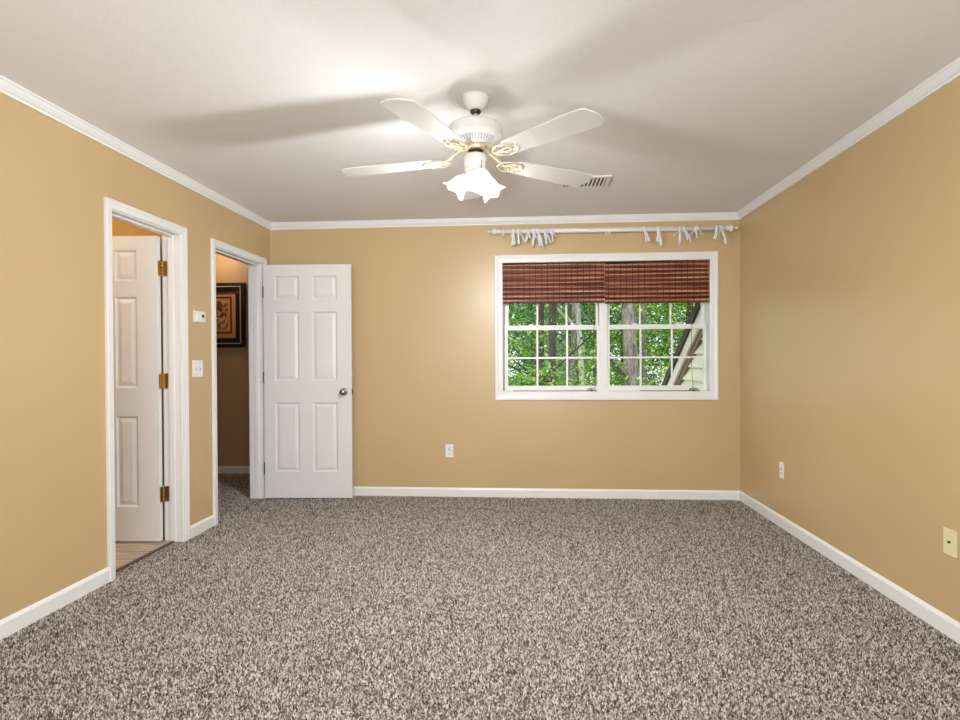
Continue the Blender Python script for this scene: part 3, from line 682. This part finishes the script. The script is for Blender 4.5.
# ------------------------------------------------------------------ thermostat, switches, outlets
th = empty('thermostat', (XL, 4.035, 1.515)); tag(th, 'small white thermostat with a dark display on the left wall between the doorways', 'thermostat')
MB().box(0, .006, -.062, .062, -.040, .042).obj('back_plate', M['plastic'], th, bevel=.003)
MB().box(.006, .026, -.058, .058, -.037, .039).obj('cover', M['plastic'], th, bevel=.007, seg=3)
MB().box(.0255, .0268, .004, .038, -.004, .020).obj('display', M['screen'], th)
for k in (0, 1): MB().box(.0255, .0278, .010+k*.016, .020+k*.016, -.022, -.015).obj('button', M['grey'], th, bevel=.001)
sw = empty('light_switch', (XL, 4.02, 1.154)); tag(sw, 'white double light switch plate on the left wall below the thermostat', 'light switch')
MB().box(0, .006, -.066, .066, -.0585, .0585).obj('wall_plate', M['plastic'], sw, bevel=.003)
for y in (-.028, .028):
    MB().box(.006, .0068, y-.006, y+.006, -.013, .013).obj('toggle_slot', M['grey'], sw)
    MB().box(.006, .017, y-.004, y+.004, -.002, .010, Matrix.Rotation(-.25, 4, 'Y')).obj('toggle', M['plastic'], sw, bevel=.0015)
    for z in (-.040, .040): MB().lathe([(.004, 0), (.004, .001), (.002, .0016)], 10, axis((.006, y, z), (1, 0, 0))).obj('screw', M['grey'], sw)
def outlet(loc, rz_, label):
    o = empty('wall_outlet', loc, rz_); tag(o, label, 'electrical outlet', 'white wall outlets')
    MB().box(-.035, .035, -.0055, 0, -.0575, .0575).obj('wall_plate', M['plastic'], o, bevel=.0025)
    for z in (-.0195, .0195):
        r = MB().lathe([(.0165, 0), (.0170, .0015), (.0160, .0025), (.001, .0026)], 24, axis((0, -.0055, z), (0, -1, 0)) @ Matrix.Diagonal((1, .85, 1, 1))).obj('receptacle', M['grey'] if False else M['plastic'], o)
        for x, w_, h_ in ((-.0062, .0011, .0045), (.0062, .0011, .0037)): MB().box(x-w_, x+w_, -.0086, -.0079, z-h_+.002, z+h_+.002).obj('slot', M['black'], r)
        MB().lathe([(.0024, 0), (.0024, .0005)], 10, axis((0, -.0081, z-.008), (0, -1, 0))).obj('ground_hole', M['black'], r)
    MB().lathe([(.003, 0), (.003, .001), (.0015, .0014)], 10, axis((0, -.0055, 0), (0, -1, 0))).obj('screw', M['grey'], o)
outlet((-.6625, YB, .4065), 0, 'white electrical outlet low on the far wall below and left of the window')
outlet((XR, 4.405, .4065), -PI/2, 'white electrical outlet low on the right wall near the far corner')
cb = empty('cable_plate', (XR, 2.712, .406), -PI/2); tag(cb, 'ivory cable jack plate with one round hole low on the right wall', 'wall plate')
MB().box(-.040, .040, -.0055, 0, -.0575, .0575).obj('wall_plate', M['ivory'], cb, bevel=.0025)
MB().lathe([(.006, 0), (.006, .002), (.0045, .006), (.0045, .009)], 6, axis((0, -.0055, .002), (0, -1, 0))).obj('jack', M['bronze'], cb)

# ------------------------------------------------------------------ picture in the hall
PX, PZ, HW = -3.315, 1.700, .345
# scaled to its wall plane
pic = empty('framed_picture', (PX, HY1, PZ)); tag(pic, 'square framed print with black frame and tan mats on the hall wall', 'picture')
def sqframe(a, b, y0, y1):
    mb = MB()
    for (x0, x1, z0, z1) in ((-a, a, b, a), (-a, a, -a, -b), (-a, -b, -b, b), (b, a, -b, b)): mb.box(x0, x1, -y1, -y0, z0, z1)
    return mb
fr = sqframe(HW, HW*.715, 0, .035).obj('frame', M['frameblack'], pic, bevel=.006)
sqframe(HW*.895, HW*.865, .034, .040).obj('fillet', M['framesilver'], fr)
sqframe(HW*.725, HW*.57, 0, .012).obj('outer_mat', M['mat'], pic)
sqframe(HW*.57, HW*.52, 0, .013).obj('mat_line', M['matline'], pic)
sqframe(HW*.53, HW*.43, 0, .010).obj('inner_mat', M['mat'], pic)
MB().box(-HW*.44, HW*.44, -.008, 0, -HW*.44, HW*.44).obj('print', M['art'], pic)

# hall and bathroom lights (flush ceiling fixtures)
def flush(loc, label, power, col):
    f = empty('flush_ceiling_light', loc); tag(f, label, 'ceiling light')
    MB().lathe([(.001, 0), (.13, 0), (.135, -.012), (.120, -.02), (.001, -.02)], 32, None, True, False).obj('base', M['white'], f)
    MB().lathe([(.118, -.02), (.112, -.045), (.085, -.070), (.045, -.086), (.001, -.09)], 32, None, True, False).obj('glass_bowl', M['tulip'], f)
    ld = bpy.data.lights.new('bulb_light', 'POINT'); ld.energy = power; ld.color = col; ld.shadow_soft_size = .05
    lo = bpy.data.objects.new('bulb_light', ld); COL.objects.link(lo); lo.parent = f; lo.location = (0, 0, -.12)
flush((-3.25, 5.85, H), 'flush ceiling light of the hall', 4.5, (1, .72, .5))
flush((-3.3, 3.0, H), 'flush ceiling light of the bathroom', 13.0, (1, .82, .6))

# ------------------------------------------------------------------ outside: wing of the house, ground, trees
struct(MB().box(-40, 45, YB+.4, 60, -3.3, -3.2).obj('ground', M['ground']), 'green woodland ground behind the house', 'ground')
wing = empty('house_wing', (1.725, 6.5, -3.2)); tag(wing, 'pale lap-sided wing of the house with a sloping roof edge outside the right window', 'house')
wy0 = YB+.172
def roofz(y, off=0): return .90+(7.30-y)*.585+off
# siding: laps of .14 m
mb = MB(); z = -3.2; ex = .135
ytop = lambda zz: 7.30-(zz-off_-.90)/.585
off_ = -.27
while z < 2.4:
    z1 = z+ex
    ya = min(9.6, ytop(z)); yb = min(9.6, ytop(z1))
    if ya > wy0+.02:
        yb = max(yb, wy0)
        mb.add([(1.758, wy0, z), (1.758, ya, z), (1.790, yb, z1), (1.790, wy0, z1), (1.79, wy0, z), (1.79, ya, z)], [(0, 1, 2, 3), (0, 1, 5, 4)])
    z = z1
for v in range(len(mb.v)): p = mb.v[v]; mb.v[v] = (p[0]-1.79, p[1]-6.5, p[2]+3.2)
mb.obj('lap_siding', M['siding'], wing)
def slope_strip(x0, x1, o0, o1, ya=wy0, yb=9.9):
    P = lambda x, y, o: (x-1.79, y-6.5, roofz(y, o)+3.2)
    vs = [P(x0, ya, o0), P(x1, ya, o0), P(x1, yb, o0), P(x0, yb, o0), P(x0, ya, o1), P(x1, ya, o1), P(x1, yb, o1), P(x0, yb, o1)]
    return MB().add(vs, [(0,1,2,3),(4,5,6,7),(0,1,5,4),(1,2,6,5),(2,3,7,6),(3,0,4,7)])
slope_strip(1.70, 4.2, -.10, 0).obj('shingle_roof', M['shingle'], wing)
slope_strip(1.722, 1.75, -.24, -.10).obj('rake_board', M['rake'], wing)
slope_strip(1.745, 4.1, -.26, -.10).obj('soffit', M['soffit'], wing)
slope_strip(1.750, 1.79, -.32, -.26).obj('frieze_board', M['soffit'], wing)
MB().box(0, 2.2, wy0-6.5, 9.5-6.5, 0, 2.6).obj('wing_core', M['siding'], wing)

def trunk_mesh(pts, r0, r1, branches, seed):
    mb = MB(); n = 14; rs = [r0+(r1-r0)*i/(len(pts)-1) for i in range(len(pts))]
    mb.tube(pts, rs, 12)
    rng = random.Random(seed)
    for _ in range(branches):
        k = rng.randrange(2, len(pts)-1); p = Vector(pts[k]); a = rng.uniform(0, 2*PI); L = rng.uniform(1.0, 2.6); q = [p]
        d = Vector((math.cos(a), math.sin(a), rng.uniform(.3, 1.0))).normalized()
        for j in range(5): d = (d+Vector((rng.uniform(-.2, .2), rng.uniform(-.2, .2), rng.uniform(-.05, .2)))).normalized(); q.append(q[-1]+d*L/5)
        mb.tube(q, [rs[k]*.38*(1-.17*j) for j in range(6)], 6)
    return mb
def crown_mesh(c, rad, n, size, seed):
    """thousands of small bent leaves clustered on sprays"""
    rng = random.Random(seed); mb = MB(); vs = []; fs = []
    c = Vector(c)
    for _ in range(n//14):
        while True:
            q = Vector((rng.uniform(-1, 1), rng.uniform(-1, 1), rng.uniform(-1, 1)))
            if q.length < 1: break
        if noise.noise(q*2.6+Vector((seed, 0, 0))) < -.22: continue
        q = c+Vector((q.x*rad[0], q.y*rad[1], q.z*rad[2]))
        dr = Vector((rng.gauss(0, 1), rng.gauss(0, 1), rng.gauss(0, .4))).normalized()
        for j in range(14):
            p = q+dr*(j*.035)+Vector((rng.gauss(0, .07), rng.gauss(0, .07), rng.gauss(0, .045)))
            u = Vector((rng.gauss(0, 1), rng.gauss(0, 1), rng.gauss(0, .5))).normalized(); v = u.orthogonal().normalized()
            v = (Matrix.Rotation(rng.uniform(0, 6.28), 3, u) @ v); s = size*rng.uniform(.6, 1.3); w_ = u.cross(v)*s*.12
            o = len(vs); vs += [p-u*s*.55, p+v*s*.3+w_, p+u*s*.55, p-v*s*.3+w_]; fs += [(o, o+1, o+2), (o, o+2, o+3)]
    mb.v = [tuple(x) for x in vs]; mb.f = [list(f) for f in fs]; mb.sm = [False]*len(fs)
    return mb
GZ = -3.2
def ray_x(u, y):  # ground-plan position of a pixel column at depth y
    x3 = (u-480)/598.32; cy, sy = math.cos(.0742), math.sin(.0742); dx = cy*x3-sy; dy = sy*x3+cy; return dx/dy*y
trees = [ # pixel column, depth, r0, lean, bark, leaf, crown radius, label
 (541, 11.5, .060, .02, 'barkdark', 'leafB', 'slender dark-trunked tree, leftmost trunk seen in the left window unit'),
 (552, 10.5, .075, -.01, 'barkdark', 'leafA', 'dark trunk that bends beside the middle column of the left window panes'),
 (566, 15.0, .125, .0, 'barkgrey', 'leafB', 'broad grey trunk left of the pale one in the left window unit'),
 (574, 13.0, .080, .01, 'barkgrey', 'leafA', 'grey trunk standing close against the left side of the pale leaning trunk'),
 (581, 12.5, .060, -.045, 'barkpale', 'leafC', 'pale leaning trunk in the right column of the left window panes'),
 (631, 12.0, .145, .0, 'barkgrey', 'leafC', 'thick grey-barked tree in the left column of the right window panes'),
 (643.5, 13.5, .075, .012, 'barkgrey', 'leafA', 'thinner grey trunk just right of the thick one'),
]
for i, (u, y, r0, lean, bk, lf, label) in enumerate(trees):
    x = ray_x(u, y); rng = random.Random(50+i); pts = []; hh = 11.0
    zr = CAM_H-GZ
    for k in range(12):
        z = hh*k/11; pts.append((lean*(z-zr)+.05*math.sin(z*.9+i)-.05*math.sin(zr*.9+i), .06*math.sin(z*.7+2*i), z))
    t = empty('woodland_tree', (x, y, GZ)); tag(t, label, 'tree', 'trees behind the house')
    trunk_mesh(pts, r0*1.25, r0*.5, 7, i).obj('trunk', M[bk], t)
    crown_mesh((rng.uniform(-.5, .5), 1.7, 6.3), (2.4, 1.6, 4.2), 8500, .068, 20+i).obj('foliage', M[lf], t)
# farther trees close the view
far = [(-7.5, 16, 0), (-4.6, 19, 1), (-2.2, 17, 2), (.2, 19.5, 0), (1.4, 16.5, 1), (3.2, 19, 2), (4.6, 17, 0), (6.6, 20, 1), (8.2, 17, 2), (10.8, 19, 0), (2.2, 23, 1), (5.6, 24, 0), (-.9, 23, 2)]
words = ['left of the trunks in the left window unit', 'seen between the near trunks in the left window unit', 'filling the top of the left window panes', 'straight behind the window mullion', 'low behind the thick grey trunk', 'behind the middle column of the right window panes', 'bright behind the sloping roof edge', 'beyond the roof edge at the right', 'above the roof edge at the right', 'farthest right beyond the wing', 'deep in the wood behind the right window', 'deepest tree behind the roof edge', 'deep in the wood behind the left window']
srcs = {}
for i, (x, y, kd) in enumerate(far):
    t = empty('background_tree', (x, y, GZ), i*1.3); tag(t, ['fresh green', 'cool green', 'pale green'][kd]+' leafy tree '+words[i], 'tree', 'far trees of the wood')
    if kd not in srcs:
        pts = [(.1*math.sin(k), .1*math.cos(k*1.3), k*1.0) for k in range(11)]
        a = trunk_mesh(pts, .14, .05, 9, 70+kd).obj('trunk', M['barkdark'], t)
        b = crown_mesh((0, 0, 5.0), (2.6, 2.2, 4.8), 24000, .085, 90+kd).obj('foliage', M[['leafA', 'leafB', 'leafC'][kd]], t)
        srcs[kd] = (a, b)
    else:
        for s_ in srcs[kd]: c = s_.copy(); COL.objects.link(c); c.parent = t
# near undergrowth twigs with yellow-green leaves low in the left unit
for i, (u, y, zt, label) in enumerate(((520, 9.5, 1.1, 'young leafy sapling low in the left column of the left window panes'), (560, 9.0, .75, 'yellow-green sapling in front of the trunks in the left window unit'), (588, 9.8, .9, 'low leafy sapling beside the pale trunk'), (655, 9.5, 1.0, 'leafy sapling in front of the middle panes of the right window unit'))):
    x = ray_x(u, y); t = empty('sapling', (x, y, GZ)); tag(t, label, 'sapling', 'saplings outside the window')
    hgt = zt-GZ
    trunk_mesh([(.04*math.sin(k*.8+i), .03*math.cos(k), hgt*k/9) for k in range(10)], .025, .008, 6, 30+i).obj('stem', M['barkdark'], t)
    crown_mesh((0, 0, hgt-.7), (.6, .5, 1.1), 1000, .06, 130+i).obj('foliage', M['leafC' if i % 2 else 'leafA'], t)
